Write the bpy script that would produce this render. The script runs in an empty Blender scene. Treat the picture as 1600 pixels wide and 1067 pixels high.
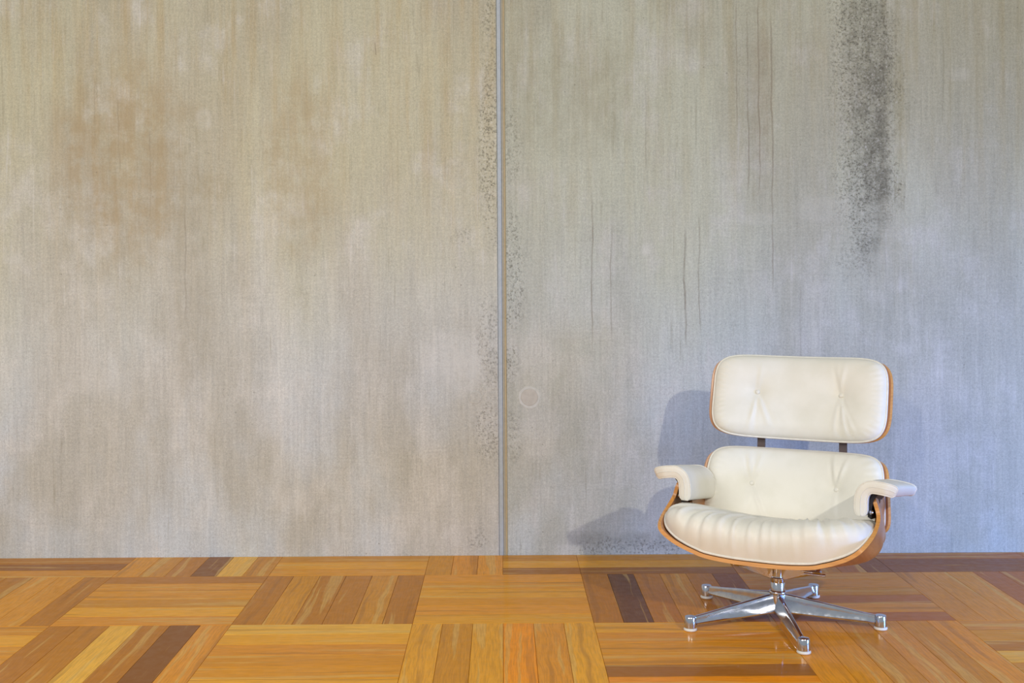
import bpy, math, random
from mathutils import Vector, Matrix, noise as mnoise

random.seed(7)
scene = bpy.context.scene
COL = scene.collection

# ------------------------------------------------------------------ camera
CAM_H = 1.15
cam_data = bpy.data.cameras.new('camera')
cam = bpy.data.objects.new('camera', cam_data)
COL.objects.link(cam)
scene.camera = cam
cam.location = (0, 0, CAM_H)
cam.rotation_euler = (math.radians(90), 0.0, 0.0)
cam.rotation_euler = (Matrix.Rotation(math.radians(90), 4, 'X') @ Matrix.Rotation(-0.0061, 4, 'Z')).to_euler()
cam_data.sensor_fit = 'HORIZONTAL'
cam_data.sensor_width = 36.0
cam_data.lens = 36.0 * 1778.3 / 1600.0
cam_data.shift_x = (800 - 784.0) / 1600.0
cam_data.shift_y = -(533.5 - 420.8) / 1600.0

# ------------------------------------------------------------------ light and exposure
scene.view_settings.view_transform = 'Standard'
scene.view_settings.look = 'None'
scene.view_settings.gamma = 1.0
scene.view_settings.use_curve_mapping = False
scene.view_settings.exposure = 0.0

world = bpy.data.worlds.new('room_ambience')
scene.world = world
world.use_nodes = True
bg = world.node_tree.nodes['Background']
bg.inputs['Color'].default_value = (0.94, 1.03, 1.10, 1)
bg.inputs['Strength'].default_value = 0.345


def area(name, loc, target, size, power, color, size_y=None, spread=None):
    d = bpy.data.lights.new(name, 'AREA')
    d.size = size
    if size_y:
        d.shape = 'RECTANGLE'
        d.size_y = size_y
    d.energy = power
    d.color = color
    if spread:
        d.spread = math.radians(spread)
    o = bpy.data.objects.new(name, d)
    COL.objects.link(o)
    o.location = loc
    o.rotation_euler = (Vector(target) - Vector(loc)).to_track_quat('-Z', 'Y').to_euler()
    return o


area('key_lamp', (1.85, -0.5, 2.62), (0.6, 4.5, 0.6), 0.07, 74, (1.0, 0.94, 0.82))
area('left_lamp', (-0.75, -0.2, 2.1), (0.6, 4.5, 0.8), 0.08, 20, (1.0, 0.94, 0.84))
area('left_wall_fill', (-2.4, 0.2, 2.3), (-1.5, 4.5, 0.5), 1.5, 40, (1.0, 0.99, 0.97), 1.5, 120)  # added fill that lifts the left wall, not a fixture of the room
area('window_daylight', (3.5, 2.3, 0.42), (1.9, 4.5, 0.0), 1.2, 28, (0.16, 0.38, 1.0), 0.6, 95)


# ------------------------------------------------------------------ helpers
def link(name, mesh, mats, parent=None, smooth=True):
    if not isinstance(mats, (list, tuple)):
        mats = [mats]
    if not mesh.materials:
        for m in mats:
            mesh.materials.append(m)
    if smooth:
        for p in mesh.polygons:
            p.use_smooth = True
    o = bpy.data.objects.new(name, mesh)
    COL.objects.link(o)
    if parent:
        o.parent = parent
    return o


def mesh_from(name, verts, faces):
    me = bpy.data.meshes.new(name)
    me.from_pydata([tuple(v) for v in verts], [], faces)
    me.validate()
    me.update()
    return me


def fix_normals(me):
    import bmesh
    bm = bmesh.new()
    bm.from_mesh(me)
    bmesh.ops.recalc_face_normals(bm, faces=bm.faces)
    bm.to_mesh(me)
    bm.free()


def box_data(x0, x1, y0, y1, z0, z1):
    v = [(x0, y0, z0), (x1, y0, z0), (x1, y1, z0), (x0, y1, z0), (x0, y0, z1), (x1, y0, z1), (x1, y1, z1), (x0, y1, z1)]
    f = [(0, 3, 2, 1), (4, 5, 6, 7), (0, 1, 5, 4), (1, 2, 6, 5), (2, 3, 7, 6), (3, 0, 4, 7)]
    return v, f


def beveled_box(x0, x1, y0, y1, z0, z1, b, segs=1):
    import bmesh
    v, f = box_data(x0, x1, y0, y1, z0, z1)
    me = mesh_from('box', v, f)
    bm = bmesh.new()
    bm.from_mesh(me)
    bmesh.ops.bevel(bm, geom=list(bm.edges), offset=b, segments=segs, profile=0.5, affect='EDGES')
    bm.to_mesh(me)
    bm.free()
    return me


def tube(points, r, n=8, closed=False):
    """swept tube through points, returned as a mesh"""
    pts = [Vector(p) for p in points]
    m = len(pts)
    verts, faces = [], []
    prev = None
    for i, p in enumerate(pts):
        if closed:
            t = pts[(i + 1) % m] - pts[i - 1]
        else:
            t = pts[min(i + 1, m - 1)] - pts[max(i - 1, 0)]
        t.normalize()
        if prev is None:
            a = Vector((0, 0, 1)) if abs(t.z) < 0.9 else Vector((1, 0, 0))
            nrm = t.cross(a).normalized()
        else:
            nrm = (prev - t * prev.dot(t)).normalized()
        prev = nrm
        bn = t.cross(nrm)
        rr = r[i] if isinstance(r, (list, tuple)) else r
        for k in range(n):
            an = 2 * math.pi * k / n
            verts.append(p + (nrm * math.cos(an) + bn * math.sin(an)) * rr)
    rng = m if closed else m - 1
    for i in range(rng):
        j = (i + 1) % m
        for k in range(n):
            k2 = (k + 1) % n
            faces.append((i * n + k, i * n + k2, j * n + k2, j * n + k))
    if not closed:
        faces.append(tuple(range(n))[::-1])
        faces.append(tuple((m - 1) * n + k for k in range(n)))
    return mesh_from('tube', verts, faces)


def lathe(profile, n=32, loc=(0, 0, 0)):
    """profile of (radius, z); closed at both ends"""
    verts, faces = [], []
    for r, z in profile:
        for k in range(n):
            a = 2 * math.pi * k / n
            verts.append((loc[0] + r * math.cos(a), loc[1] + r * math.sin(a), loc[2] + z))
    for i in range(len(profile) - 1):
        for k in range(n):
            k2 = (k + 1) % n
            faces.append((i * n + k, i * n + k2, (i + 1) * n + k2, (i + 1) * n + k))
    faces.append(tuple(range(n))[::-1])
    faces.append(tuple((len(profile) - 1) * n + k for k in range(n)))
    return mesh_from('lathe', verts, faces)


def sharpen(o, angle=35):
    me = o.data
    me.set_sharp_from_angle(angle=math.radians(angle))


# ------------------------------------------------------------------ node helper
class NT:
    def __init__(self, name):
        self.mat = bpy.data.materials.new(name)
        self.mat.use_nodes = True
        self.t = self.mat.node_tree
        self.bsdf = self.t.nodes['Principled BSDF']

    def node(self, kind, **kw):
        n = self.t.nodes.new(kind)
        for k, v in kw.items():
            if k in ('operation', 'blend_type', 'data_type', 'noise_dimensions', 'feature', 'interpolation_type', 'distance'):
                setattr(n, k, v)
        return n

    def plug(self, a, b):
        if hasattr(a, 'is_output'):
            self.t.links.new(a, b)
        else:
            b.default_value = a

    def math(self, op, a, b=0.0, c=None, clamp=False):
        n = self.node('ShaderNodeMath', operation=op)
        n.use_clamp = clamp
        self.plug(a, n.inputs[0])
        self.plug(b, n.inputs[1])
        if c is not None:
            self.plug(c, n.inputs[2])
        return n.outputs[0]

    def mix(self, fac, a, b, mode='MIX'):
        n = self.t.nodes.new('ShaderNodeMix')
        n.data_type = 'RGBA'
        n.blend_type = mode
        n.clamp_factor = True
        self.plug(fac, n.inputs[0])
        self.plug(a, n.inputs[6])
        self.plug(b, n.inputs[7])
        return n.outputs[2]

    def coords(self):
        return self.t.nodes.new('ShaderNodeTexCoord').outputs['Object']

    def mapping(self, vec, scale=(1, 1, 1), loc=(0, 0, 0)):
        n = self.t.nodes.new('ShaderNodeMapping')
        self.plug(vec, n.inputs['Vector'])
        n.inputs['Scale'].default_value = scale
        self.plug(loc, n.inputs['Location'])
        return n.outputs[0]

    def noise(self, vec, scale, detail=4, rough=0.55, dist=0.0):
        n = self.t.nodes.new('ShaderNodeTexNoise')
        self.plug(vec, n.inputs['Vector'])
        n.inputs['Scale'].default_value = scale
        n.inputs['Detail'].default_value = detail
        n.inputs['Roughness'].default_value = rough
        n.inputs['Distortion'].default_value = dist
        return n.outputs['Fac']

    def ramp(self, v, lo, hi, a=0.0, b=1.0):
        n = self.t.nodes.new('ShaderNodeMapRange')
        n.clamp = True
        n.interpolation_type = 'SMOOTHSTEP'
        self.plug(v, n.inputs[0])
        for i, x in enumerate((lo, hi, a, b)):
            n.inputs[1 + i].default_value = x
        return n.outputs[0]

    def bump(self, h, strength, dist):
        n = self.t.nodes.new('ShaderNodeBump')
        n.inputs['Strength'].default_value = strength
        n.inputs['Distance'].default_value = dist
        self.plug(h, n.inputs['Height'])
        self.t.links.new(n.outputs[0], self.bsdf.inputs['Normal'])

    def out(self, color=None, rough=None, metal=None):
        if color is not None:
            self.plug(color, self.bsdf.inputs['Base Color'])
        if rough is not None:
            self.plug(rough, self.bsdf.inputs['Roughness'])
        if metal is not None:
            self.plug(metal, self.bsdf.inputs['Metallic'])
        return self.mat


def srgb(r, g, b):
    def f(c):
        c /= 255.0
        return c / 12.92 if c <= 0.04045 else ((c + 0.055) / 1.055) ** 2.4
    return (f(r), f(g), f(b), 1.0)


# wall pixel -> wall position (photograph coordinates are only used to measure)
WALL_Y = 4.58


def wx(px):
    return (px - 784.0) / 388.2


def wz(py):
    return CAM_H - (py - 421.0) / 388.2


# ------------------------------------------------------------------ materials
def concrete(name, base, high, dark, light, ochre, ochre_amt, stains_shade, pits, cracks):
    """base colours; stains = [(x, z, half width, half height, strength)], pits = same"""
    t = NT(name)
    co = t.coords()
    sep = t.t.nodes.new('ShaderNodeSeparateXYZ')
    t.plug(co, sep.inputs[0])
    X, Z = sep.outputs[0], sep.outputs[2]
    blot = t.noise(t.mapping(co, (1.0, 1.0, 0.45)), 1.9, 5, 0.55, 0.2)
    blot2 = t.noise(t.mapping(co, (1.0, 1.0, 0.8), (3.1, 0, 7.7)), 6.0, 6, 0.62)
    streak = t.noise(t.mapping(co, (1.0, 1.0, 0.055)), 21.0, 5, 0.62)
    fine_s = t.noise(t.mapping(co, (1.0, 1.0, 0.05)), 120.0, 4, 0.7)
    fine_h = t.noise(t.mapping(co, (0.06, 1.0, 1.0)), 130.0, 4, 0.7)
    grit = t.math('ADD', t.math('MULTIPLY', t.noise(co, 240.0, 5, 0.8), 0.55), t.math('MULTIPLY', t.noise(co, 105.0, 4, 0.8), 0.45))
    patch = t.noise(t.mapping(co, (1, 1, .42), (11, 0, 5)), 4.2, 7, 0.66, 0.1)
    hz = t.math('ADD', Z, t.math('MULTIPLY', t.math('SUBTRACT', blot, 0.5), 2.2))
    bc = t.mix(t.ramp(hz, 0.45, 1.75), base, high)  # cool light put into the low base colour, offsetting warm floor bounce
    c = t.mix(t.ramp(blot, 0.40, 0.60), t.mix(0.65, bc, dark), bc)
    c = t.mix(t.math('MULTIPLY', t.ramp(blot2, 0.48, 0.75), 0.5), c, light)
    # pale efflorescence, more of it low on the wall
    low = t.ramp(Z, 1.7, 0.2, 0.10, 0.50)
    c = t.mix(t.math('MULTIPLY', t.ramp(patch, 0.44, 0.68), low), c, light)
    # ochre form stains running down from the top
    up = t.ramp(Z, 0.75, 2.3, 0.12, 1.0)
    och = t.math('MULTIPLY', t.ramp(streak, 0.40, 0.72), up)
    och = t.math('MULTIPLY', och, t.ramp(blot2, 0.30, 0.62, 0.35, 1.0))
    c = t.mix(t.math('MULTIPLY', och, ochre_amt), c, ochre)
    # vertical and horizontal grain
    g = t.math('ADD', t.math('MULTIPLY', fine_s, 0.72), t.math('MULTIPLY', fine_h, 0.28))
    g = t.math('ADD', t.math('MULTIPLY', g, 0.38), t.math('MULTIPLY', grit, 1.0))
    g = t.math('ADD', t.math('MULTIPLY', t.math('SUBTRACT', g, 0.69), 1.5), 1.0)
    gs = t.math('ADD', g, t.math('MULTIPLY', t.math('SUBTRACT', streak, 0.5), 0.30))
    comb = t.t.nodes.new('ShaderNodeCombineColor')
    for i in range(3):
        t.plug(gs, comb.inputs[i])
    c = t.mix(1.0, c, comb.outputs[0], 'MULTIPLY')
    run = t.noise(t.mapping(co, (1.0, 1.0, 0.035), (2, 0, 3)), 75.0, 3, 0.5)
    runm = t.math('MULTIPLY', t.ramp(run, 0.62, 0.72), t.ramp(blot2, 0.42, 0.62))
    c = t.mix(t.math('MULTIPLY', runm, 0.38), c, light)
    rund = t.math('MULTIPLY', t.ramp(run, 0.36, 0.28), t.ramp(blot2, 0.56, 0.40))
    c = t.mix(t.math('MULTIPLY', rund, 0.30), c, (dark[0] * .6, dark[1] * .58, dark[2] * .5, 1))

    mott = t.noise(t.mapping(co, (1, 1, .8), (5, 0, 1)), 17.0, 5, 0.65)
    wob = t.noise(t.mapping(co, (0.3, 1, 1)), 5.0, 5, 0.6)
    # hairline runs
    for (x, z, hz_, wd, s_) in cracks:
        xx = t.math('ADD', X, t.math('MULTIPLY', t.math('SUBTRACT', wob, 0.5), 0.03))
        d = t.math('ABSOLUTE', t.math('SUBTRACT', xx, x))
        m = t.math('MULTIPLY', t.ramp(d, wd, wd * 0.3), t.ramp(t.math('ABSOLUTE', t.math('SUBTRACT', Z, z)), hz_, hz_ * 0.7))
        m = t.math('MULTIPLY', m, t.ramp(fine_s, 0.38, 0.6, 0.3, 1.0))
        c = t.mix(t.math('MULTIPLY', m, s_), c, (0.20, 0.165, 0.12, 1))

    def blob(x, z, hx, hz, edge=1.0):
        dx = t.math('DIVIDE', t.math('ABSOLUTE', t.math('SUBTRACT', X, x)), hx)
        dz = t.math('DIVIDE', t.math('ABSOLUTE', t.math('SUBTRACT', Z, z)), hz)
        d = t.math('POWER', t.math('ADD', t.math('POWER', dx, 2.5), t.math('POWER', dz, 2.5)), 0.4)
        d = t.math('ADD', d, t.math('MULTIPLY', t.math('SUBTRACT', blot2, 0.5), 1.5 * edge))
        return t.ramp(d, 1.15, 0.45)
    for (x, z, hx, hz, s, colr) in stains_shade:
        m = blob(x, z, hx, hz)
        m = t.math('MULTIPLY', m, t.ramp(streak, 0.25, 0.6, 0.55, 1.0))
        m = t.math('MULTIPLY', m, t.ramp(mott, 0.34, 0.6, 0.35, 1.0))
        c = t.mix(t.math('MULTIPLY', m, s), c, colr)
    # pits: small clustered pores
    pore = t.noise(co, 125.0, 5, 0.75)
    pmask = None
    for (x, z, hx, hz, s) in pits:
        m = t.math('MULTIPLY', blob(x, z, hx, hz, 1.3), s)
        pmask = m if pmask is None else t.math('MAXIMUM', pmask, m)
    pp = t.ramp(pore, 0.53, 0.60)
    pr = t.math('MULTIPLY', pp, pmask)
    # a few pores anywhere
    vor = t.t.nodes.new('ShaderNodeTexVoronoi')
    t.plug(co, vor.inputs['Vector'])
    vor.inputs['Scale'].default_value = 21.0
    dot = t.math('MULTIPLY', t.ramp(vor.outputs['Distance'], 0.085, 0.05), t.ramp(t.noise(co, 3.0, 3), 0.52, 0.66))
    pr = t.math('MAXIMUM', pr, t.math('MULTIPLY', dot, 0.55))
    c = t.mix(t.math('MULTIPLY', pr, 0.78), c, (0.13, 0.12, 0.095, 1))
    chips = t.math('MULTIPLY', t.ramp(pore, 0.44, 0.36), pmask)
    c = t.mix(t.math('MULTIPLY', chips, 0.6), c, light)
    h = t.math('SUBTRACT', t.math('MULTIPLY', g, 0.5), pr)
    t.bump(h, 0.35, 0.004)
    t.bsdf.inputs['Specular IOR Level'].default_value = 0.25
    return t.out(c, 0.82)


def plain(name, color, rough=0.5, metal=0.0, bump=None):
    t = NT(name)
    co = t.coords()
    n = t.noise(co, 60, 3)
    dark = (color[0] * 0.9, color[1] * 0.9, color[2] * 0.9, 1)
    c = t.mix(t.ramp(n, 0.3, 0.7), color, dark)
    if bump:
        t.bump(t.noise(co, bump[0], 4), bump[1], bump[2])
    return t.out(c, rough, metal)


def wood_floor():
    t = NT('parquet_wood')
    info = t.t.nodes.new('ShaderNodeObjectInfo')
    co = t.coords()
    off = t.t.nodes.new('ShaderNodeCombineXYZ')
    t.plug(t.math('MULTIPLY', info.outputs['Random'], 37.0), off.inputs[0])
    t.plug(t.math('MULTIPLY', info.outputs['Random'], 91.0), off.inputs[1])
    # plank length runs along local X
    v = t.mapping(co, (1.0, 1.0, 1.0), off.outputs[0])
    wav = t.noise(v, 2.6, 2, 0.5)
    warp = t.t.nodes.new('ShaderNodeVectorMath')
    warp.operation = 'MULTIPLY_ADD'
    cw = t.t.nodes.new('ShaderNodeCombineXYZ')
    t.plug(wav, cw.inputs[1])
    t.plug(cw.outputs[0], warp.inputs[0])
    warp.inputs[1].default_value = (0, 0.045, 0)
    t.plug(v, warp.inputs[2])
    wv = warp.outputs[0]
    band = t.noise(t.mapping(wv, (0.035, 1.0, 1.0)), 22.0, 3, 0.5)
    grain = t.noise(t.mapping(wv, (0.05, 1.0, 1.0)), 190.0, 5, 0.65)
    pores = t.noise(t.mapping(v, (0.035, 1.0, 1.0)), 420.0, 3, 0.6)
    big = t.noise(v, 4.0, 3, 0.5)
    base = info.outputs['Color']
    lightc = t.mix(0.62, base, (0.78, 0.49, 0.13, 1))
    darkc = t.mix(0.80, base, (0.26, 0.095, 0.014, 1))
    c = t.mix(t.math('MULTIPLY', t.ramp(band, 0.585, 0.62), 0.75), base, lightc)
    c = t.mix(t.math('MULTIPLY', t.ramp(band, 0.41, 0.34), 0.45), c, darkc)
    c = t.mix(t.math('MULTIPLY', t.ramp(grain, 0.56, 0.42), 0.30), c, darkc)
    c = t.mix(t.math('MULTIPLY', t.ramp(grain, 0.58, 0.72), 0.30), c, lightc)
    c = t.mix(t.math('MULTIPLY', t.ramp(pores, 0.56, 0.66), 0.22), c, darkc)
    c = t.mix(t.math('MULTIPLY', t.ramp(big, 0.4, 0.7), 0.08), c, darkc)
    t.bump(t.math('ADD', t.math('MULTIPLY', t.noise(v, 9, 2), 1.0), t.math('MULTIPLY', pores, 0.06)), 0.10, 0.004)
    t.bsdf.inputs['Coat Weight'].default_value = 0.24
    t.bsdf.inputs['Coat Roughness'].default_value = 0.06
    t.bsdf.inputs['Specular IOR Level'].default_value = 0.09
    rough = t.ramp(t.noise(v, 30, 4), 0.3, 0.7, 0.30, 0.42)
    return t.out(c, rough)


def leather():
    t = NT('cream_leather')
    co = t.coords()
    n1 = t.noise(co, 420, 3, 0.6)
    vor = t.t.nodes.new('ShaderNodeTexVoronoi')
    vor.feature = 'DISTANCE_TO_EDGE'
    t.plug(co, vor.inputs['Vector'])
    vor.inputs['Scale'].default_value = 330
    soft = t.noise(co, 11, 4, 0.55)
    c = t.mix(t.ramp(soft, 0.35, 0.7), srgb(241, 237, 227), srgb(235, 231, 219))
    h = t.math('ADD', t.math('MULTIPLY', t.ramp(vor.outputs['Distance'], 0.0, 0.15), 0.25), t.math('MULTIPLY', n1, 0.2))
    h = t.math('ADD', h, t.math('MULTIPLY', t.noise(co, 26, 3, .5), 1.6))
    t.bump(h, 0.12, 0.003)
    t.bsdf.inputs['Specular IOR Level'].default_value = 0.42
    return t.out(c, 0.42)


def veneer(name, a, b, axis=(0.06, 1, 1), rough=0.35):
    t = NT(name)
    co = t.coords()
    g = t.noise(t.mapping(co, axis), 90, 5, 0.6, 0.2)
    w = t.noise(t.mapping(co, (axis[0] * 2, axis[1], axis[2])), 22, 3, 0.5, 0.4)
    c = t.mix(t.ramp(g, 0.35, 0.68), a, b)
    c = t.mix(t.math('MULTIPLY', t.ramp(w, 0.45, 0.7), 0.5), c, (a[0] * .7, a[1] * .62, a[2] * .55, 1))
    t.bsdf.inputs['Coat Weight'].default_value = 0.25
    t.bsdf.inputs['Coat Roughness'].default_value = 0.2
    return t.out(c, rough)


def chrome():
    t = NT('polished_aluminium')
    co = t.coords()
    n = t.noise(t.mapping(co, (1, 1, 1)), 35, 3, 0.5)
    c = t.mix(t.ramp(n, 0.3, 0.7), (0.72, 0.73, 0.77, 1), (0.62, 0.64, 0.70, 1))
    r = t.ramp(t.noise(co, 70, 4), 0.3, 0.7, 0.09, 0.20)
    return t.out(c, r, 1.0)


DARK_STAIN_SHADE = srgb(118, 116, 104)
TAN = srgb(168, 146, 110)
PALE = srgb(214, 212, 206)
M_left = concrete('concrete_warm', srgb(198, 203, 207), srgb(192, 187, 162), srgb(178, 170, 150), srgb(214, 211, 206), srgb(166, 145, 102), 0.62,
                  [(wx(190), wz(250), 0.28, 0.45, 0.62, TAN), (wx(470), wz(250), 0.16, 0.4, 0.45, TAN),
                   (wx(300), wz(420), 0.09, 0.55, 0.30, srgb(160, 150, 128)),
                   (wx(335), wz(290), 0.08, 0.06, 0.35, srgb(160, 145, 110)),
                   (wx(705), wz(565), 0.15, 0.12, 0.5, PALE), (wx(320), wz(185), 0.03, 0.04, 0.33, PALE),
                   (wx(20), wz(400), 0.05, 0.03, 0.30, PALE), (wx(110), wz(590), 0.3, 0.08, 0.17, PALE)],
                  [(wx(768), wz(220), 0.06, 0.45, 0.9), (wx(765), wz(545), 0.05, 0.2, 0.6), (wx(762), wz(680), 0.06, 0.12, 0.7),
                   (wx(768), wz(30), 0.04, 0.12, 0.7), (wx(740), wz(840), 0.05, 0.05, 0.6), (wx(725), wz(370), 0.06, 0.05, 0.5)],
                  [(wx(187), wz(205), 0.16, 0.004, 0.4), (wx(235), wz(270), 0.2, 0.004, 0.4), (wx(290), wz(400), 0.28, 0.005, 0.35), (wx(150), wz(170), .15, .004, .3), (wx(588), wz(75), .03, .003, .6)])
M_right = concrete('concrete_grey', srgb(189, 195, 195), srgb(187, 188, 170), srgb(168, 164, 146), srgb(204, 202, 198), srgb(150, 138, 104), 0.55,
                   [(wx(1360), wz(130), 0.10, 0.66, 0.66, DARK_STAIN_SHADE), (wx(1372), wz(210), 0.055, 0.35, 0.6, DARK_STAIN_SHADE), (wx(1372), wz(330), 0.06, 0.22, 0.35, DARK_STAIN_SHADE),
                    (wx(1190), wz(150), 0.05, 0.45, 0.3, srgb(150, 132, 108)), (wx(900), wz(150), 0.34, 0.25, 0.32, srgb(148, 142, 118)),
                    (wx(1405), wz(140), 0.022, 0.5, 0.4, srgb(150, 140, 105)), (wx(1010), wz(392), 0.03, 0.03, 0.33, PALE),
                    (wx(1290), wz(330), 0.12, 0.06, 0.19, PALE), (wx(1175), wz(345), 0.08, 0.03, 0.19, PALE),
                    
                    (wx(1500), wz(120), 0.05, 0.03, 0.22, PALE), (wx(1320), wz(640), 0.3, 0.1, 0.11, PALE),
                    (wx(985), wz(845), 0.34, 0.04, 0.35, DARK_STAIN_SHADE)],  # last entry: the seat's cast shadow at the wall foot, painted dark
                   [(wx(1355), wz(140), 0.15, 0.72, 1.0), (wx(798), wz(430), 0.05, 0.30, 0.8), (wx(797), wz(565), 0.05, 0.12, 0.8),
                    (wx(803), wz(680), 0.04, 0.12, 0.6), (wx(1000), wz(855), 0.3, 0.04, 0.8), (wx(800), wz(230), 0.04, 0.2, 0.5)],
                   [(wx(925), wz(420), 0.34, 0.0045, 0.6), (wx(955), wz(440), 0.26, 0.004, 0.45), (wx(1070), wz(450), 0.26, 0.006, 0.65), (wx(1092), wz(430), 0.26, 0.004, 0.55),
                    (wx(1170), wz(160), 0.42, 0.005, 0.55), (wx(1187), wz(150), 0.44, 0.004, 0.6), (wx(1207), wz(240), 0.62, 0.005, 0.55), (wx(1153), wz(100), 0.28, 0.004, 0.4), (wx(1010), wz(200), .2, .004, .35), (wx(1250), wz(520), .22, .004, .3)])
M_plug = plain('plug_mortar', srgb(193, 188, 179), 0.85, bump=(120, 0.3, 0.003))
M_ring = plain('lime_ring', srgb(203, 202, 196), 0.85, bump=(120, 0.3, 0.003))
M_joint = plain('joint_brown', srgb(186, 170, 138), 0.8, bump=(150, 0.5, 0.003))
M_strip = plain('joint_strip_grey', srgb(176, 183, 188), 0.5)
M_slab = plain('floor_gap_filler', srgb(96, 58, 26), 0.7)
M_wood = wood_floor()
M_leather = leather()
M_pipe = plain('leather_piping', srgb(240, 236, 226), 0.45)
M_veneer = veneer('walnut_cherry_veneer', srgb(196, 138, 88), srgb(176, 116, 70), (1, 0.06, 0.06))
M_edge = veneer('ply_edge', srgb(232, 168, 92), srgb(214, 146, 72), (0.2, 0.2, 8), 0.4)
M_chrome = chrome()
M_glide = plain('white_nylon', srgb(238, 238, 232), 0.45)
M_black = plain('dark_rubber', srgb(38, 34, 34), 0.5)
M_steel = plain('dark_bracket_metal', srgb(92, 78, 76), 0.38, 0.35)

# ------------------------------------------------------------------ wall
JX0, JX1 = wx(777.5), wx(790.5)         # joint between the two concrete panels
me = mesh_from('wall_back', *box_data(-5.2, 5.2, WALL_Y + 0.018, WALL_Y + 0.25, -0.04, 3.3))
wall = link('wall_back', me, M_joint, None, False)
wall['kind'] = 'structure'
pl = beveled_box(-5.2, JX0, WALL_Y, WALL_Y + 0.0178, -0.0115, 3.3, 0.0035, 2)
p1 = link('concrete_panel', pl, M_left, wall, False)
p1['label'] = 'warm beige concrete panel left of the vertical joint'
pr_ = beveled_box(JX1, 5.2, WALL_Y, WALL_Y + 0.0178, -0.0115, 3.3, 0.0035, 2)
p2 = link('concrete_panel', pr_, M_right, wall, False)
p2['label'] = 'cooler grey concrete panel right of the vertical joint'
# grey strip in the joint
o = link('joint_strip', beveled_box(JX0 + 0.0004, JX0 + 0.0178, WALL_Y + 0.0015, WALL_Y + 0.0178, -0.011, 3.3, 0.004, 3), M_strip, wall, False)
o['label'] = 'grey-blue strip set in the joint between the concrete panels'
o = link('joint_strip', beveled_box(JX0 + 0.0184, JX0 + 0.0248, WALL_Y + 0.003, WALL_Y + 0.0178, -0.011, 3.3, 0.0015), plain('joint_strip_pale', srgb(176, 170, 152), 0.6), wall, False)
o['label'] = 'pale thin strip beside the grey one in the joint'
o = link('joint_filler', beveled_box(JX0 + 0.0250, JX1 - .0002, WALL_Y + 0.005, WALL_Y + 0.0178, -0.011, 3.3, 0.0008), M_joint, wall, False)
o['label'] = 'brown filler at the right side of the joint'


def disc(cx, cz, r0, r1, y0, y1, n=48, jit=0.0, seed=0):
    """thin ring (r0>0) or disc standing proud of the wall"""
    vs, fs = [], []
    for k in range(n):
        a = 2 * math.pi * k / n
        j = 1 + jit * mnoise.noise(Vector((math.cos(a) * 1.5 + seed, math.sin(a) * 1.5, seed)))
        c, s = math.cos(a), math.sin(a)
        if r0 > 0:
            vs += [(cx + r0 * c, y1, cz + r0 * s), (cx + r0 * c, y0, cz + r0 * s), (cx + r1 * c * j, y0, cz + r1 * s * j), (cx + (r1 * j + .003) * c, y1, cz + (r1 * j + .003) * s)]
        else:
            vs += [(cx, y0, cz), (cx + (r1 - .002) * c, y0, cz + (r1 - .002) * s), (cx + r1 * c, y0 + .0007, cz + r1 * s), (cx + r1 * c, y1, cz + r1 * s)]
    for k in range(n):
        a, b = k * 4, ((k + 1) % n) * 4
        for q in range(3):
            if r0 <= 0 and q == 0:
                fs.append((a, a + 1, b + 1))
            else:
                fs.append((a + q, a + q + 1, b + q + 1, b + q))
    me = mesh_from('disc', vs, fs)
    fix_normals(me)
    return me


for (px, py, r, lime) in ((826, 621, 0.034, True), (741, 621, 0.026, False)):
    o = link('tie_hole_plug', disc(wx(px), wz(py), 0, r, WALL_Y - 0.0012, WALL_Y + 0.004), M_plug if lime else M_left, wall, False)
    o['label'] = 'round filled tie hole with a pale ring' if lime else 'faint round filled tie hole left of the joint'
    if lime:
        q = link('lime_ring', disc(wx(px), wz(py), r + .0006, r + 0.010, WALL_Y - 0.0009, WALL_Y + 0.003, 64, 0.10, 3), M_ring, o, False)

# ------------------------------------------------------------------ parquet floor
S = 0.5128 * 1.15                # side of a parquet square
PW = S / 6.0                     # six slats to a square
GX = 0.2542 * 1.15               # x of the joint lines: GX + k*S
GY = 3.2166 * 1.15               # y of the joint line between second and third row
me = mesh_from('floor', *box_data(-5.2, 5.2, -1.5, WALL_Y + 0.018, -0.05, -0.0125))
floor = link('floor', me, M_slab, None, False)
floor['kind'] = 'structure'


def slat_mesh(length, width):
    g = 0.00045
    return beveled_box(-length / 2 + g, length / 2 - g, -width / 2 + g, width / 2 - g, -0.012, 0.0, 0.0008)


MESHES = {}


def plank(cx, cy, length, width, along_x, color):
    key = (round(length, 4), round(width, 4))
    if key not in MESHES:
        MESHES[key] = slat_mesh(length, width)
        MESHES[key].materials.append(M_wood)
    o = bpy.data.objects.new('plank', MESHES[key])
    COL.objects.link(o)
    o.location = (cx, cy, -random.uniform(0, 0.0002))
    if not along_x:
        o.rotation_euler = (0, 0, math.radians(90))
    o.color = color
    o.parent = floor
    return o


def tone(t):
    """letters -> wood tone"""
    pal = {'E': (226, 172, 84), 'A': (222, 157, 42), 'B': (212, 143, 22), 'C': (180, 116, 14), 'c': (198, 134, 24), 'D': (128, 76, 8),
           'd': (154, 96, 18), 'P': (172, 104, 48), 'Q': (136, 80, 34), 'R': (204, 138, 58), 'O': (230, 142, 0), 'X': (98, 54, 20), 'b': (216, 144, 40)}  # P, Q and R hold the blue light's pinkish cast in their colour
    r, g, b = pal[t]
    j = random.uniform(-5, 5)
    r, g, b = min(r * 1.09, 252), g * 1.07, b * 0.74
    return srgb(r + j, g + j, b + j * .6)


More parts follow.
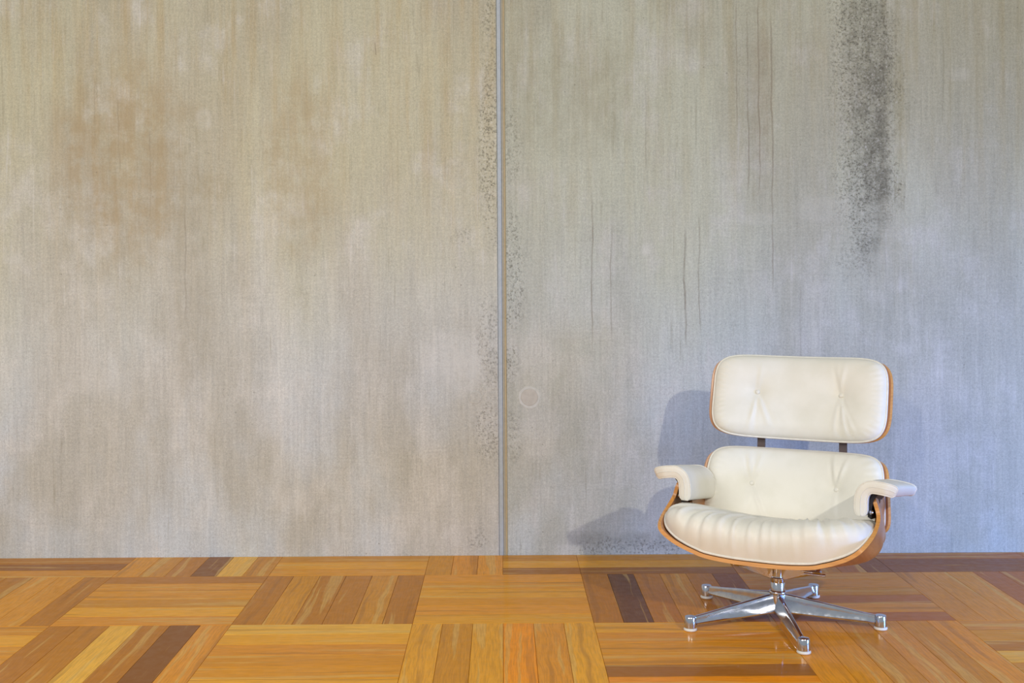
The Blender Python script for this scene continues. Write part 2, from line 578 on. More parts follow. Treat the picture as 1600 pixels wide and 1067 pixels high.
# rows: key (row, col) -> six letters; horizontal: far -> near, deep: left -> right
T = {
    (0, -4): 'CdB', (0, -3): 'BcCDEc', (0, -2): 'cAB', (0, -1): 'cccccc', (0, 0): 'cAd', (0, 1): 'CdQCPQ', (0, 2): 'PQQ', (0, 3): 'PQQ',
    (1, -4): 'CCCBBC', (1, -3): 'CBBcAb', (1, -2): 'CcCCcC', (1, -1): 'bBABbA', (1, 0): 'CXCcCQ', (1, 1): 'RRcPRP', (1, 2): 'RRRPPR', (1, 3): 'PRPPRP',
    (2, -4): 'BABBCB', (2, -3): 'CCECDb', (2, -2): 'EAbBBA', (2, -1): 'AcAObA', (2, 0): 'AbBBdO', (2, 1): 'bBcRcb', (2, 2): 'RcCEcR', (2, 3): 'CRcCER',
}
HOR = {0: lambda c: c % 2 == 0, 1: lambda c: c % 2 == 1, 2: lambda c: c % 2 == 0, 3: lambda c: c % 2 == 1}
rowspan = {0: (GY + S, WALL_Y - 0.0006), 1: (GY, GY + S), 2: (GY - S, GY), 3: (GY - 2 * S, GY - S)}
for row in (0, 1, 2, 3):
    y0, y1 = rowspan[row]
    for c in range(-5, 5):
        xa = GX + c * S
        letters = T.get((row, c))
        hor = HOR[row](c)
        if letters is None:
            letters = ''.join(random.choice('ABCcbBR') for _ in range(6))
        if row == 0 and c == -1:
            # this square is half deep slats, half slats along the wall
            for k in range(3):
                plank(xa + PW * (k + .5), (y0 + y1) / 2, y1 - y0, PW, False, tone('cbb'[k]))
            n = 3
            w = (y1 - y0) / n
            for k in range(n):
                plank(xa + S * 0.75, y1 - w * (k + .5), S / 2, w, True, tone('cAd'[k]))
            continue
        if hor:
            n = 3 if row == 0 else 6
            w = (y1 - y0) / n
            for k in range(n):
                plank(xa + S / 2, y1 - w * (k + .5), S, w, True, tone(letters[k % len(letters)]))
        else:
            for k in range(6):
                plank(xa + PW * (k + .5), (y0 + y1) / 2, y1 - y0, PW, False, tone(letters[k % len(letters)]))
# remaining rows toward and behind the camera, joined
vs, fs = [], []
for row in range(4, 9):
    y1 = GY - (row - 1) * S
    for c in range(-7, 7):
        for k in range(6):
            xa = GX + c * S
            if (row + c) % 2 == 0:
                b = (xa + .0005, xa + S - .0005, y1 - PW * (k + 1) + .0005, y1 - PW * k - .0005)
            else:
                b = (xa + PW * k + .0005, xa + PW * (k + 1) - .0005, y1 - S + .0005, y1 - .0005)
            v, f = box_data(b[0], b[1], b[2], b[3], -0.012, -0.0003)
            n0 = len(vs)
            vs += v
            fs += [tuple(i + n0 for i in q) for q in f]
# and the strips beyond both sides of the frame
for row in range(0, 4):
    y0, y1 = rowspan[row]
    for c in list(range(-9, -5)) + list(range(5, 8)):
        xa = GX + c * S
        for k in range(3 if (row == 0 and c % 2 == 0) else 6):
            n = 3 if row == 0 else 6
            w = (y1 - y0) / n
            if HOR[row](c):
                b = (xa + .0005, xa + S - .0005, y1 - w * (k + 1) + .0005, y1 - w * k - .0005)
            else:
                b = (xa + PW * k + .0005, xa + PW * (k + 1) - .0005, y0 + .0005, y1 - .0005)
            v, f = box_data(b[0], b[1], b[2], b[3], -0.012, -0.0003)
            n0 = len(vs)
            vs += v
            fs += [tuple(i + n0 for i in q) for q in f]
o = link('plank', mesh_from('plank_far', vs, fs), M_wood, floor, False)
o['kind'] = 'stuff'
o.color = tone('c')

# ------------------------------------------------------------------ lounge chair
YAW = math.radians(-27)
chair = bpy.data.objects.new('lounge_chair', None)
COL.objects.link(chair)
chair.location = (0.894, 3.712, 0)
chair.rotation_euler = (0, 0, YAW)
chair['label'] = 'cream leather swivel lounge chair with bent plywood shells on a polished five-legged metal base'
chair['category'] = 'chair'
OX = 0.005                        # the upper body sits slightly off the column


def radial_outline(a, b, nx, ny, n):
    out = []
    for k in range(n):
        th = 2 * math.pi * k / n
        dx, dy = a * math.cos(th), b * math.sin(th)
        lo, hi = 0.0, 2.0
        for _ in range(40):
            m = (lo + hi) / 2
            if abs(m * dx / a) ** nx + abs(m * dy / b) ** ny > 1:
                hi = m
            else:
                lo = m
        out.append((dx * lo, dy * lo))
    return out


def pad(name, surf, a, b, nx, ny, T, hfun=None, rings=70, n=220, back=0.0, power=2.4, edge_pow=5.0):
    """cushion lying on surf(s, t) -> (point, normal); returns mesh and outline points"""
    ol = radial_outline(a, b, nx, ny, n)
    rs = [math.sin(math.pi / 2 * (i / rings)) ** 0.9 for i in range(rings + 1)]
    vs, fs = [], []
    P, N = surf(0, 0)
    h = T + (hfun(0, 0, 0) if hfun else 0)
    vs.append(P + N * h)
    for i in range(1, rings + 1):
        r = rs[i]
        for (ox, oy) in ol:
            s, t = ox * r, oy * r
            P, N = surf(s, t)
            e = max(0.0, 1 - r ** edge_pow) ** (1 / power)
            h = T * e
            if hfun:
                h += hfun(s, t, r) * min(1.0, e * 1.6)
            vs.append(P + N * h)
    base = len(vs)
    for k in range(n):
        k2 = (k + 1) % n
        fs.append((0, 1 + k, 1 + k2))
    for i in range(rings - 1):
        A, B = 1 + i * n, 1 + (i + 1) * n
        for k in range(n):
            k2 = (k + 1) % n
            fs.append((A + k, B + k, B + k2, A + k2))
    # underside
    P, N = surf(0, 0)
    vs.append(P + N * back)
    br = 6
    for i in range(1, br):
        r = i / br
        for (ox, oy) in ol:
            P, N = surf(ox * r, oy * r)
            vs.append(P + N * back)
    last = 1 + (rings - 1) * n
    for k in range(n):
        k2 = (k + 1) % n
        fs.append((base, base + 1 + k2, base + 1 + k))
    for i in range(br - 2):
        A, B = base + 1 + i * n, base + 1 + (i + 1) * n
        for k in range(n):
            k2 = (k + 1) % n
            fs.append((A + k, A + k2, B + k2, B + k))
    A = base + 1 + (br - 2) * n
    for k in range(n):
        k2 = (k + 1) % n
        fs.append((A + k, A + k2, last + k2, last + k))
    me = mesh_from(name, vs, fs)
    fix_normals(me)
    outline = []
    for (ox, oy) in ol:
        P, N = surf(ox, oy)
        outline.append(P + N * 0.002)
    return me, outline


def ply(name, surf, a, b, nx, ny, thick, lift=0.0, n=160, rings=16):
    """bent plywood disc-like shell: inner face at lift, outer face at lift-thick; slot 1 = cut edge"""
    ol = radial_outline(a, b, nx, ny, n)
    vs, fs, mi = [], [], []
    for side in (0, 1):
        off = lift if side == 0 else lift - thick
        P, N = surf(0, 0)
        vs.append(P + N * off)
        for i in range(1, rings + 1):
            r = i / rings
            for (ox, oy) in ol:
                P, N = surf(ox * r, oy * r)
                vs.append(P + N * off)
    blk = 1 + rings * n
    for side in (0, 1):
        o0 = side * blk
        for k in range(n):
            k2 = (k + 1) % n
            fs.append((o0, o0 + 1 + k, o0 + 1 + k2))
            mi.append(0)
        for i in range(rings - 1):
            A, B = o0 + 1 + i * n, o0 + 1 + (i + 1) * n
            for k in range(n):
                k2 = (k + 1) % n
                fs.append((A + k, B + k, B + k2, A + k2))
                mi.append(0)
    A = 1 + (rings - 1) * n
    for k in range(n):
        k2 = (k + 1) % n
        fs.append((A + k, blk + A + k, blk + A + k2, A + k2))
        mi.append(1)
    me = mesh_from(name, vs, fs)
    me.materials.append(M_veneer)
    me.materials.append(M_edge)
    for p, m in zip(me.polygons, mi):
        p.material_index = m
    fix_normals(me)
    return me


def numeric_surf(f):
    def g(s, t):
        P = f(s, t)
        e = 1e-3
        ds = f(s + e, t) - f(s - e, t)
        dt = f(s, t + e) - f(s, t - e)
        N = dt.cross(ds)
        N.normalize()
        if N.y > 0.2:
            N = -N
        return P, N
    return g


# surfaces: s across, t up along the shell
def head_f(s, t):
    u = t / 0.15
    y = 0.350 + 0.047 * u - 0.012 * u * u
    z = 0.690 + 0.142 * u
    # sides curl forward
    k = 0.66 * s * s
    x = s - 0.9 * s ** 3 * 0.55
    return Vector((OX + x * 1.012, y - k, z + k * 0.18))


def back_f(s, t):
    u = t / 0.15
    y = 0.262 + 0.046 * u + 0.004 * u * u
    z = 0.382 + 0.126 * u
    w = 1.0 - 0.035 * u
    k = 0.80 * s * s
    x = (s - 0.5 * s ** 3) * w
    return Vector((OX + x * 1.015, y - k, z + k * 0.15))


head_s = numeric_surf(head_f)
back_s = numeric_surf(back_f)


def gauss(d, w):
    return math.exp(-(d / w) ** 2)


def fold(s, t, s0, t0, s1, t1, width, amp):
    """soft ridge along a segment that fades towards its end"""
    dx, dy = s1 - s0, t1 - t0
    L = math.hypot(dx, dy)
    ux, uy = dx / L, dy / L
    q = ((s - s0) * ux + (t - t0) * uy) / L
    d = -(s - s0) * uy + (t - t0) * ux
    if q < -0.1 or q > 1.15:
        return 0.0
    env = math.sin(math.pi * min(1, max(0, (q + 0.1) / 1.25))) ** 0.7
    w = width * (0.6 + 0.6 * max(0, q))
    return amp * env * (gauss(d, w) - 0.6 * gauss(d - 1.7 * w, w))


def head_h(s, t, r):
    h = 0.0
    for (bx, by) in ((-0.152, 0.005), (0.152, 0.005)):
        d = math.hypot(s - bx, (t - by))
        h -= 0.017 * math.exp(-(d / 0.035) ** 1.3)
    for f in ((-.155, -.005, -.172, -.14, .008, .0040), (-.150, -.005, -.105, -.11, .008, .0040), (.150, -.005, .135, -.13, .007, .0040),
              (.154, -.008, .182, -.14, .007, .0052), (.152, -.01, .205, -.12, .007, .003), (-.152, .012, -.14, .11, .009, .002), (.152, .012, .165, .12, .008, .003), (.152, .012, .14, .12, .008, .003)):
        h += fold(s, t, *f)
    # puckers along the seam at the corners
    ang = math.atan2(t / .15, s / .31)
    h += 0.0018 * math.sin(ang * 52 + 3 * mnoise.noise(Vector((s * 9, t * 9, 0)))) * max(0, r - .86) / .14 * (abs(s) > .18) * min(1, (abs(s) - .18) / .05)
    h += 0.003 * mnoise.noise(Vector((s * 9, t * 9, 3)))
    return h


def back_h(s, t, r):
    h = 0.0
    for (bx, by) in ((-0.152, 0.004), (0.152, 0.004)):
        d = math.hypot(s - bx, (t - by))
        h -= 0.017 * math.exp(-(d / 0.035) ** 1.3)
    for f in ((-.152, .0, -.095, -.13, .007, .0050), (-.155, .008, -.178, .12, .007, .0045), (-.150, .008, -.128, .12, .008, .0035), (.152, .008, .145, .13, .008, .0045),
              (.154, .008, .2, .12, .007, .0045), (.152, 0, .15, -.12, .009, .0025), (-.155, -.005, -.16, -.12, .008, .002)):
        h += fold(s, t, *f)
    ang = math.atan2(t / .15, s / .31)
    h += 0.0022 * math.sin(ang * 48 + 3 * mnoise.noise(Vector((s * 9, t * 9, 5)))) * max(0, r - .84) / .16 * (abs(s) > .17) * min(1, (abs(s) - .17) / .05)
    h += 0.003 * mnoise.noise(Vector((s * 8, t * 8, 9)))
    return h


def add_pad(name, surf, a, b, T, hf, label, nx, ny):
    me, ol = pad(name, surf, a, b, nx, ny, T, hf)
    o = link(name, me, M_leather, chair)
    o['label'] = label
    link('piping', tube(ol, 0.0042, 8, True), M_pipe, o)
    for bx in (-0.152, 0.152):
        P, N = surf(bx, 0.0045)
        hh = T - 0.017
        bm = lathe([(0.0002, -0.004), (0.0075, -0.002), (0.0082, 0.0015), (0.0062, 0.0042), (0.003, 0.0052), (0.0003, 0.0054)], 20)
        b_ = link('button', bm, M_pipe, o)
        b_.location = P + N * (hh + 0.002)
        b_.rotation_euler = N.to_track_quat('Z', 'Y').to_euler()
    return o


hs = link('head_shell', ply('head_shell', head_s, 0.3205, 0.146, 6.6, 4.2, 0.013, -0.0035), [], chair)
sharpen(hs)
bs = link('back_shell', ply('back_shell', back_s, 0.324, 0.147, 8.2, 5.8, 0.013, -0.0035), [], chair)
sharpen(bs)
add_pad('head_cushion', head_s, 0.310, 0.147, 0.052, head_h, 'upper cream cushion with two buttons', 6.8, 4.4)
add_pad('back_cushion', back_s, 0.313, 0.150, 0.052, back_h, 'lower back cream cushion with two buttons', 8.5, 6.0)


# ---- seat
def seat_prof(w):
    """U profile across the seat: arc coordinate w -> x, dz"""
    aw = abs(w)
    pts = [(0, 0, 0), (.08, .08, .001), (.16, .160, .008), (.20, .199, .018), (.24, .237, .031), (.28, .275, .049), (.32, .308, .075),
           (.36, .326, .109), (.40, .329, .148), (.44, .320, .187), (.48, .307, .224), (.53, .288, .269)]
    for i in range(len(pts) - 1):
        if aw <= pts[i + 1][0] or i == len(pts) - 2:
            q = (aw - pts[i][0]) / (pts[i + 1][0] - pts[i][0])
            # Catmull-Rom
            p0 = pts[i - 1] if i > 0 else (-pts[1][0], -pts[1][1], pts[1][2])
            p1, p2 = pts[i], pts[i + 1]
            p3 = pts[min(i + 2, len(pts) - 1)]

            def cr(a, b, c, d, t):
                return 0.5 * (2 * b + (c - a) * t + (2 * a - 5 * b + 4 * c - d) * t * t + (3 * b - a - 3 * c + d) * t ** 3)
            x = cr(p0[1], p1[1], p2[1], p3[1], q)
            z = cr(p0[2], p1[2], p2[2], p3[2], q)
            return math.copysign(x, w), z


YF, YB = -0.285, 0.25


def tilt(y):
    return 0.254 - 0.20 * (y + 0.285) + 0.20 * max(0, y + 0.285) ** 2


def seat_shell_mesh():
    WMAX = 0.487
    nw, ny = 120, 30
    vs, fs, mi = [], [], []
    thick = 0.012

    def P(w, y, dy):
        x, dz = seat_prof(w)
        q = min(1, max(0, dy / .16))
        q = q * q * (3 - 2 * q)
        dz -= q * 0.040 * max(0.0, math.sin(math.pi * max(0.0, min(1, dz / .24)))) ** 1.3
        q2 = min(1, max(0, (y + .08) / .2))
        x *= 1 - 0.055 * q2 * q2 * (3 - 2 * q2)
        return Vector((OX - .002 + x * .985, y, tilt(y) * 1.0 + dz))

    def lim(w):
        a = abs(w)
        q = min(1, max(0, (a - 0.20) / (WMAX - 0.20)))
        sm = lambda v: v * v * (3 - 2 * v)
        f = YF + 0.006 * (a / .2) ** 2
        if a > .20:
            f = YF + .006 + 0.190 * sm(min(1, max(0, (a - .315) / (.43 - .315)))) + .01 * q
        bk = YB - 0.20 * sm(q)
        # round tip
        tq = max(0, (a - 0.455) / (WMAX - 0.455))
        rr = 1 - math.sqrt(max(0, 1 - tq * tq))
        mid = (f + bk) / 2
        return f + (mid - f) * rr * 0.72, bk + (mid - bk) * rr * 0.72
    for side in (0, 1):
        for i in range(nw + 1):
            w = -WMAX + 2 * WMAX * i / nw
            y0, y1 = lim(w)
            for j in range(ny + 1):
                y = y0 + (y1 - y0) * j / ny
                p = P(w, y, y - y0)
                if side:
                    e = 1e-3
                    n = (P(min(w + e, WMAX), y, y - y0) - P(w - e, y, y - y0)).cross(P(w, y + e, y - y0 + e) - P(w, y - e, y - y0 - e)).normalized()
                    p = p - n * thick
                vs.append(p)
    blk = (nw + 1) * (ny + 1)
    idx = lambda s, i, j: s * blk + i * (ny + 1) + j
    for side in (0, 1):
        for i in range(nw):
            for j in range(ny):
                fs.append((idx(side, i, j), idx(side, i + 1, j), idx(side, i + 1, j + 1), idx(side, i, j + 1)))
                mi.append(0)
    for i in range(nw):
        for j in (0, ny):
            fs.append((idx(0, i, j), idx(0, i + 1, j), idx(1, i + 1, j), idx(1, i, j)))
            mi.append(1)
    for j in range(ny):
        for i in (0, nw):
            fs.append((idx(0, i, j), idx(0, i, j + 1), idx(1, i, j + 1), idx(1, i, j)))
            mi.append(1)
    me = mesh_from('seat_shell', vs, fs)
    me.materials.append(M_veneer)
    me.materials.append(M_edge)
    for p, m in zip(me.polygons, mi):
        p.material_index = m
    fix_normals(me)
    return me


ss = link('seat_shell', seat_shell_mesh(), [], chair)
sharpen(ss)

W_RIM = 0.375                     # arc half width of the cushion


def seat_bottom(w, y):
    x, dz = seat_prof(w)
    q2 = min(1, max(0, (y + .08) / .2))
    x *= 1 - 0.062 * q2 * q2 * (3 - 2 * q2)
    return Vector((OX - .002 + x * 0.977, y, tilt(y) + dz + 0.003))


def seat_cushion():
    n, rings = 360, 90
    cy = -0.030
    b = 0.252
    ol = radial_outline(W_RIM, b, 3.2, 4.5, n)
    rs = [math.sin(math.pi / 2 * (i / rings)) ** 0.85 for i in range(rings + 1)]

    def top(w, t, r):
        y = cy + t
        p = seat_bottom(w, y)
        x = p.x - OX + .002
        front = max(0, -t / b)
        zt = 0.254 + 0.122 - 0.17 * (y + 0.285) + 0.028 * (abs(x) / .3) ** 2.2 + 0.016 * front ** 3
        full = max(0.03, zt - p.z)
        e = max(0.0, 1 - r ** 7) ** 0.42
        h = full * e
        # folds fanning from the back towards the front edge
        ang = math.atan2(x, 0.42 - t)           # fan centre behind the seat
        nn = mnoise.noise(Vector((ang * 7.0, 0.4, 2.2)))
        nn2 = mnoise.noise(Vector((ang * 17.0 + 5, t * 2.2, 7.1)))
        nn3 = mnoise.noise(Vector((ang * 34.0 + 5, t * 3.5, 1.1)))
        ridg = (1 - abs(nn2) * 2.2)
        env = max(0, min(1, (0.18 - t) / 0.25)) * (0.75 + 0.25 * abs(x) / .3)
        edge = min(1.0, e * 1.3)
        h += env * edge * (0.0085 * nn + 0.0140 * ridg + 0.0060 * nn3)
        # forward bulge of the front roll
        q = p + Vector((0, 0, 1)) * h
        wr = env * edge * (0.0085 * nn + 0.0140 * ridg + 0.0060 * nn3)
        fb = front ** 2 * (0.018 * math.sin(min(1, e) * math.pi * .6) + 0.9 * wr)
        q.y -= fb
        # side roll
        q.x -= 0.03 * (x / .33) ** 3 * (h / .12)
        return q
    vs, fs = [top(0, 0, 0)], []
    for i in range(1, rings + 1):
        for (ox, oy) in ol:
            r = rs[i]
            vs.append(top(ox * r, oy * r, r))
    for k in range(n):
        fs.append((0, 1 + k, 1 + (k + 1) % n))
    for i in range(rings - 1):
        A, B = 1 + i * n, 1 + (i + 1) * n
        for k in range(n):
            k2 = (k + 1) % n
            fs.append((A + k, B + k, B + k2, A + k2))
    base = len(vs)
    vs.append(seat_bottom(0, cy))
    br = 8
    for i in range(1, br):
        for (ox, oy) in ol:
            vs.append(seat_bottom(ox * i / br, cy + oy * i / br))
    for k in range(n):
        fs.append((base, base + 1 + (k + 1) % n, base + 1 + k))
    for i in range(br - 2):
        A, B = base + 1 + i * n, base + 1 + (i + 1) * n
        for k in range(n):
            k2 = (k + 1) % n
            fs.append((A + k, A + k2, B + k2, B + k))
    A = base + 1 + (br - 2) * n
    last = 1 + (rings - 1) * n
    for k in range(n):
        k2 = (k + 1) % n
        fs.append((A + k, A + k2, last + k2, last + k))
    me = mesh_from('seat_cushion', vs, fs)
    fix_normals(me)
    outline = [seat_bottom(ox, cy + oy) + Vector((0, 0, .003)) for (ox, oy) in ol]
    return me, outline


me, ol = seat_cushion()
sc = link('seat_cushion', me, M_leather, chair)
sc['label'] = 'wrinkled cream seat cushion'
link('piping', tube(ol, 0.0042, 8, True), M_pipe, sc)


# ---- armrests
def armrest(sign):
    # centre line of the pad cross-section, inner bottom -> over -> outer tip
    ctrl = [(.279, .392), (.278, .425), (.281, .452), (.291, .471), (.309, .481), (.336, .480), (.362, .475), (.381, .467)]
    path = []
    for i in range(len(ctrl) - 1):
        for q in range(4):
            t = q / 4
            p0 = ctrl[max(i - 1, 0)]
            p1, p2 = ctrl[i], ctrl[i + 1]
            p3 = ctrl[min(i + 2, len(ctrl) - 1)]
            cr = lambda a, b, c, d: 0.5 * (2 * b + (c - a) * t + (2 * a - 5 * b + 4 * c - d) * t * t + (3 * b - a - 3 * c + d) * t ** 3)
            path.append((cr(p0[0], p1[0], p2[0], p3[0]), cr(p0[1], p1[1], p2[1], p3[1])))
    path.append(ctrl[-1])
    m = len(path)
    nrm = []
    for i in range(m):
        a = path[max(i - 1, 0)]
        b = path[min(i + 1, m - 1)]
        tx, tz = b[0] - a[0], b[1] - a[1]
        L = math.hypot(tx, tz)
        nrm.append((-tz / L, tx / L))        # points to the seat / upwards side
    y0, y1 = -0.125, 0.170
    ny = 26
    vs, fs = [], []
    ring = 2 * m

    def sect(v, th, ext):
        """closed ring at station v (0..1) with half thickness th"""
        y = y0 + (y1 - y0) * v
        out = []
        flare = 0.022 * max(0, (v - 0.1)) 
        for side in (1, -1):
            rng = range(m) if side == 1 else range(m - 1, -1, -1)
            for i in rng:
                q = i / (m - 1)
                endk = min(1, min(q, 1 - q) * (m - 1) / 2.2)
                hh = th * (0.55 + 0.45 * math.sqrt(max(0, min(1, endk))))
                x = path[i][0] + nrm[i][0] * hh * side + flare * q ** 2
                z = path[i][1] + nrm[i][1] * hh * side
                # soft swelling of the upper face
                if side == 1:
                    x += nrm[i][0] * 0.003 * math.sin(math.pi * v) 
                    z += nrm[i][1] * 0.003 * math.sin(math.pi * v) 
                rear = 0.006 * math.sin(v * math.pi)
                out.append(Vector((OX + sign * x, y + (0.012 if q > .8 else 0) * (q - .8) / .2 * (1 - v), z - 0.15 * (y - y0))))
        return out
    stations = []
    for i in range(ny + 1):
        v = i / ny
        v = 0.5 - 0.5 * math.cos(math.pi * v)
        e = min(v, 1 - v) * (y1 - y0)
        th = 0.0185 if e > 0.008 else 0.0185 * (0.72 + 0.28 * math.sqrt(max(0, 1 - (1 - e / 0.008) ** 2)))
        stations.append((v, th))
    for v, th in stations:
        vs += sect(v, th, 0)
    for i in range(ny):
        for k in range(ring):
            k2 = (k + 1) % ring
            fs.append((i * ring + k, i * ring + k2, (i + 1) * ring + k2, (i + 1) * ring + k))
    for st in (0, ny):
        for i in range(m - 1):
            a = st * ring
            fs.append((a + i, a + i + 1, a + ring - 2 - i, a + ring - 1 - i))
    me = mesh_from('armrest', vs, fs)
    fix_normals(me)
    o = link('armrest', me, M_leather, chair)
    sharpen(o, 50)
    o['label'] = 'padded armrest on the side nearer the wall joint' if sign < 0 else 'padded armrest on the far right side'
    # piping round the front face edges: one ring along front, one along back
    for v in (0.012, 0.988):
        link('piping', tube([p for p in sect(v, 0.0185, 0)], 0.0023, 6, True), M_pipe, o)
    # stitched line along the middle of the front band
    y = y0 - 0.0005
    link('seam', tube([Vector((OX + sign * p[0], y + (0.012 * max(0, (i / (m - 1) - .8)) / .2), p[1])) for i, p in enumerate(path)], 0.0009, 5), M_pipe, o)
    # dark bracket between the pad and the shell
    bk = []
    for (x, z) in ((.297, .385), (.299, .42), (.305, .445), (.318, .462)):
        bk.append((x, z))
    v2, f2 = [], []
    for y in (-0.085, 0.09):
        for (x, z) in bk:
            v2.append((OX + sign * (x - .004), y, z + .003 - .15 * (y + .125)))
        for (x, z) in reversed(bk):
            v2.append((OX + sign * (x + .006), y, z - .004 - .15 * (y + .125)))
    f2.append(tuple(range(8)))
    f2.append(tuple(range(15, 7, -1)))
    for k in range(8):
        k2 = (k + 1) % 8
        f2.append((k, k2, 8 + k2, 8 + k))
    me2 = mesh_from('arm_bracket', v2, f2)
    fix_normals(me2)
    link('arm_bracket', me2, M_black, o, False)
    # shock mount disc and screw head, showing under the pad
    sm = lathe([(0.013, -0.006), (0.014, 0.0), (0.013, 0.006)], 20)
    q = link('screw', sm, M_chrome, o)
    q.location = (OX + sign * 0.305, -0.093, 0.398)
    q.rotation_euler = (math.radians(90), 0, 0)
    q.scale = (.45, .45, .7)
    return o


armrest(-1)
armrest(1)

# ---- brackets that carry the head piece
for sx in (-0.142, 0.142):
    pts = [(sx, 0.283 - sx * sx * 0.9 + 0.025, 0.44), (sx, 0.318 - sx * sx * .9 + 0.022, 0.50), (sx, 0.335 - sx * sx * .9 + .01, 0.555), (sx, 0.35 - sx * sx * .9 + .018, 0.62), (sx, 0.377 - sx * sx * .9 + .018, 0.72)]
    v2, f2 = [], []
    for (x, y, z) in pts:
        for dx, dy in ((-.0135, -.004), (.0135, -.004), (.0135, .004), (-.0135, .004)):
            v2.append((OX + .004 + x + dx, y + dy, z))
    for i in range(len(pts) - 1):
        for k in range(4):
            k2 = (k + 1) % 4
            f2.append((i * 4 + k, i * 4 + k2, i * 4 + 4 + k2, i * 4 + 4 + k))
    f2 += [(3, 2, 1, 0), tuple((len(pts) - 1) * 4 + k for k in range(4))]
    o = link('back_brace', mesh_from('back_brace', v2, f2), M_steel, chair, False)
    o['label'] = 'dark metal brace joining head and back shells'
# lower-back side plates: the back shell hangs on the armrests
for sg in (-1, 1):
    v2, f2 = [], []
    prof = [(.306, .02, .30), (.312, .02, .38), (.314, .06, .42), (.308, .16, .42), (.31, .18, .36), (.306, .15, .30)]
    for d in (0, .009):
        for (x, y, z) in prof:
            v2.append((OX + sg * (x - .012 + d), y, z))
    f2 = [tuple(range(6)), tuple(range(11, 5, -1))] + [(k, (k + 1) % 6, 6 + (k + 1) % 6, 6 + k) for k in range(6)]
    m2 = mesh_from('side_wing', v2, f2)
    fix_normals(m2)
    link('side_wing', m2, M_veneer, chair, False)

# ---- underside mount, column, star base (base is turned back to face the camera plane)
RB = -YAW


def rot(x, y, a):
    return (x * math.cos(a) - y * math.sin(a), x * math.sin(a) + y * math.cos(a))


col = link('swivel_column', lathe([(0.0225, 0.085), (0.0225, 0.124), (0.0215, 0.1255), (0.0215, 0.1265), (0.0225, 0.128), (0.0225, 0.141),
                                   (0.0205, 0.1425), (0.0175, 0.143), (0.0168, 0.146), (0.0190, 0.168), (0.0200, 0.175), (0.0195, 0.186)], 40), M_chrome, chair)
sharpen(col)
link('collar', lathe([(0.0258, 0.088), (0.0275, 0.091), (0.0275, 0.096), (0.0250, 0.0995), (0.0228, 0.1005)], 40), M_chrome, col)

mount = link('seat_mount', beveled_box(-0.017, 0.017, -0.017, 0.017, 0.174, 0.184, 0.002), M_chrome, chair, False)
for (ax, ay) in ((-.155, .0), (.140, .0), (.02, .13)):
    L = math.hypot(ax, ay)
    ux, uy = ax / L, ay / L
    nx_, ny_ = -uy, ux
    secs = [(0.010, 0.013, .176, 0.133), (0.03, 0.016, .176, 0.138), (L * .85, 0.012, .174, .163), (L, 0.011, .174, 0.1655)]
    v2, f2 = [], []
    for (r, hw, z1, z0) in secs:
        for (w, z) in ((-hw, z1), (hw, z1), (hw * .6, z0), (-hw * .6, z0)):
            v2.append((r * ux + nx_ * w, r * uy + ny_ * w, z))
    for i in range(3):
        for k in range(4):
            k2 = (k + 1) % 4
            f2.append((i * 4 + k, i * 4 + k2, i * 4 + 4 + k2, i * 4 + 4 + k))
    f2 += [(3, 2, 1, 0), (12, 13, 14, 15)]
    m2 = mesh_from('mount_arm', v2, f2)
    fix_normals(m2)
    o = link('mount_arm', m2, M_chrome, mount, False)
    mod = o.modifiers.new('bevel', 'BEVEL')
    mod.width = 0.0018
    mod.segments = 2
    zs = tilt(ay) + seat_prof(ax)[1] - 0.010
    link('bolt', lathe([(0.008, 0.1635), (0.0095, 0.165), (0.0095, 0.176), (0.0075, 0.177), (0.0075, zs)], 16, (ax * .93, ay * .93, 0)), M_chrome, mount)
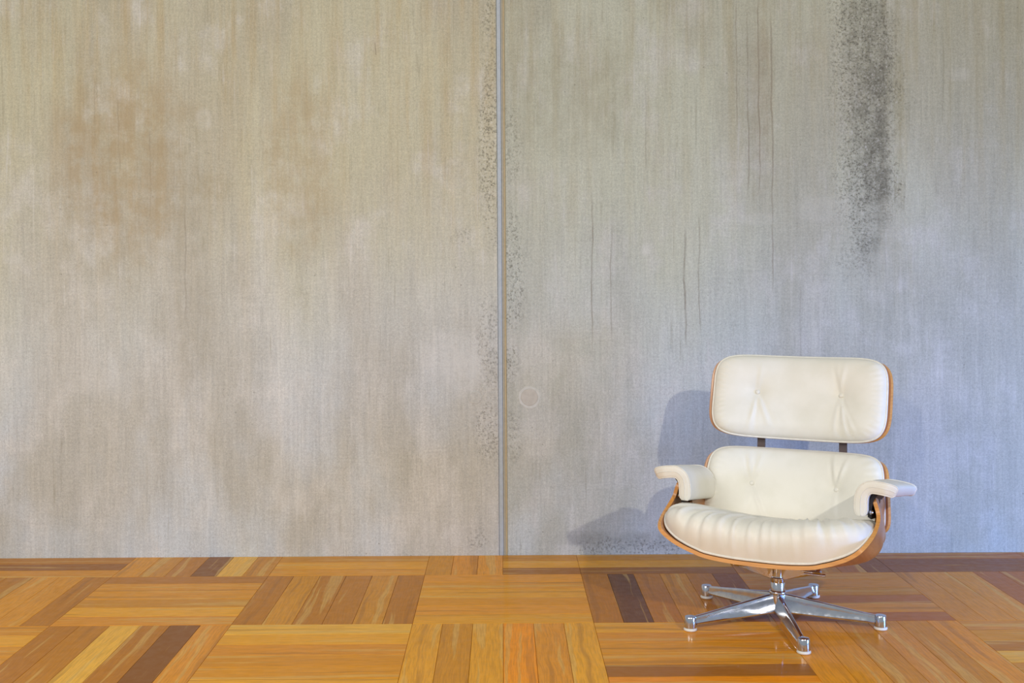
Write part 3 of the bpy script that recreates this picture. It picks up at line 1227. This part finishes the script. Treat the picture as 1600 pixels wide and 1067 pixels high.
# tilt rod end that pokes out on the right
rd = link('rod', tube([(0.09, -0.026, 0.170), (0.148, -0.026, 0.170), (0.1485, -0.026, 0.170), (0.158, -0.026, 0.170)], [0.0035, 0.0035, 0.0052, 0.0052], 12), M_chrome, mount)
sharpen(rd)

hub = link('base_hub', lathe([(0.010, 0.020), (0.015, 0.0225), (0.0165, 0.030), (0.0225, 0.060), (0.0255, 0.084), (0.0245, 0.089), (0.020, 0.090)], 40), M_chrome, chair)
sharpen(hub)


def leg_mesh(a, R=0.300):
    """tapered cast arm running outwards from the hub at angle a, recessed sides"""
    st = [(0.012, .0165, .0885, .030), (0.04, .0150, .0870, .0290), (0.10, .0130, .0765, .0262), (0.18, .0115, .0640, .0226), (0.25, .0105, .0525, .0196), (R, .0100, .0450, .0178)]
    v2, f2 = [], []
    for (r, hw, zt, zb) in st:
        h = zt - zb
        ring = [(-hw * .30, zt), (hw * .30, zt), (hw * .50, zt - .0015), (hw * .58, zt - .004), (hw * .62, zt - h * .3), (hw * .92, zb + h * .22), (hw * 1.12, zb + .005), (hw * 1.08, zb + .001), (hw * .6, zb)]
        ring += [(-x, z) for (x, z) in reversed(ring[2:])]
        for (w, z) in ring:
            x, y = rot(r, w, a)
            v2.append((x, y, z))
    n = 16
    for i in range(len(st) - 1):
        for k in range(n):
            k2 = (k + 1) % n
            f2.append((i * n + k, i * n + k2, (i + 1) * n + k2, (i + 1) * n + k))
    f2 += [tuple(range(n))[::-1], tuple((len(st) - 1) * n + k for k in range(n))]
    me = mesh_from('leg', v2, f2)
    fix_normals(me)
    return me


R = 0.3176
for k in range(5):
    a = math.radians(-90 + 72 * k) + RB
    leg = link('leg', leg_mesh(a), M_chrome, chair)
    sharpen(leg, 28)
    x, y = rot(R, 0, a)
    ft = link('foot_cap', lathe([(0.0170, 0.0095), (0.0196, 0.011), (0.0194, 0.016), (0.0180, 0.0420), (0.0165, 0.0448), (0.006, 0.0462), (0.0005, 0.0463)], 32, (x, y, 0)), M_chrome, leg)
    sharpen(ft)
    gl = link('glide', lathe([(0.0155, 0.0), (0.0198, 0.001), (0.0212, 0.0042), (0.0205, 0.0075), (0.0165, 0.0100)], 32, (x, y, 0)), M_glide, leg)
    gl['label'] = 'white plastic glide'
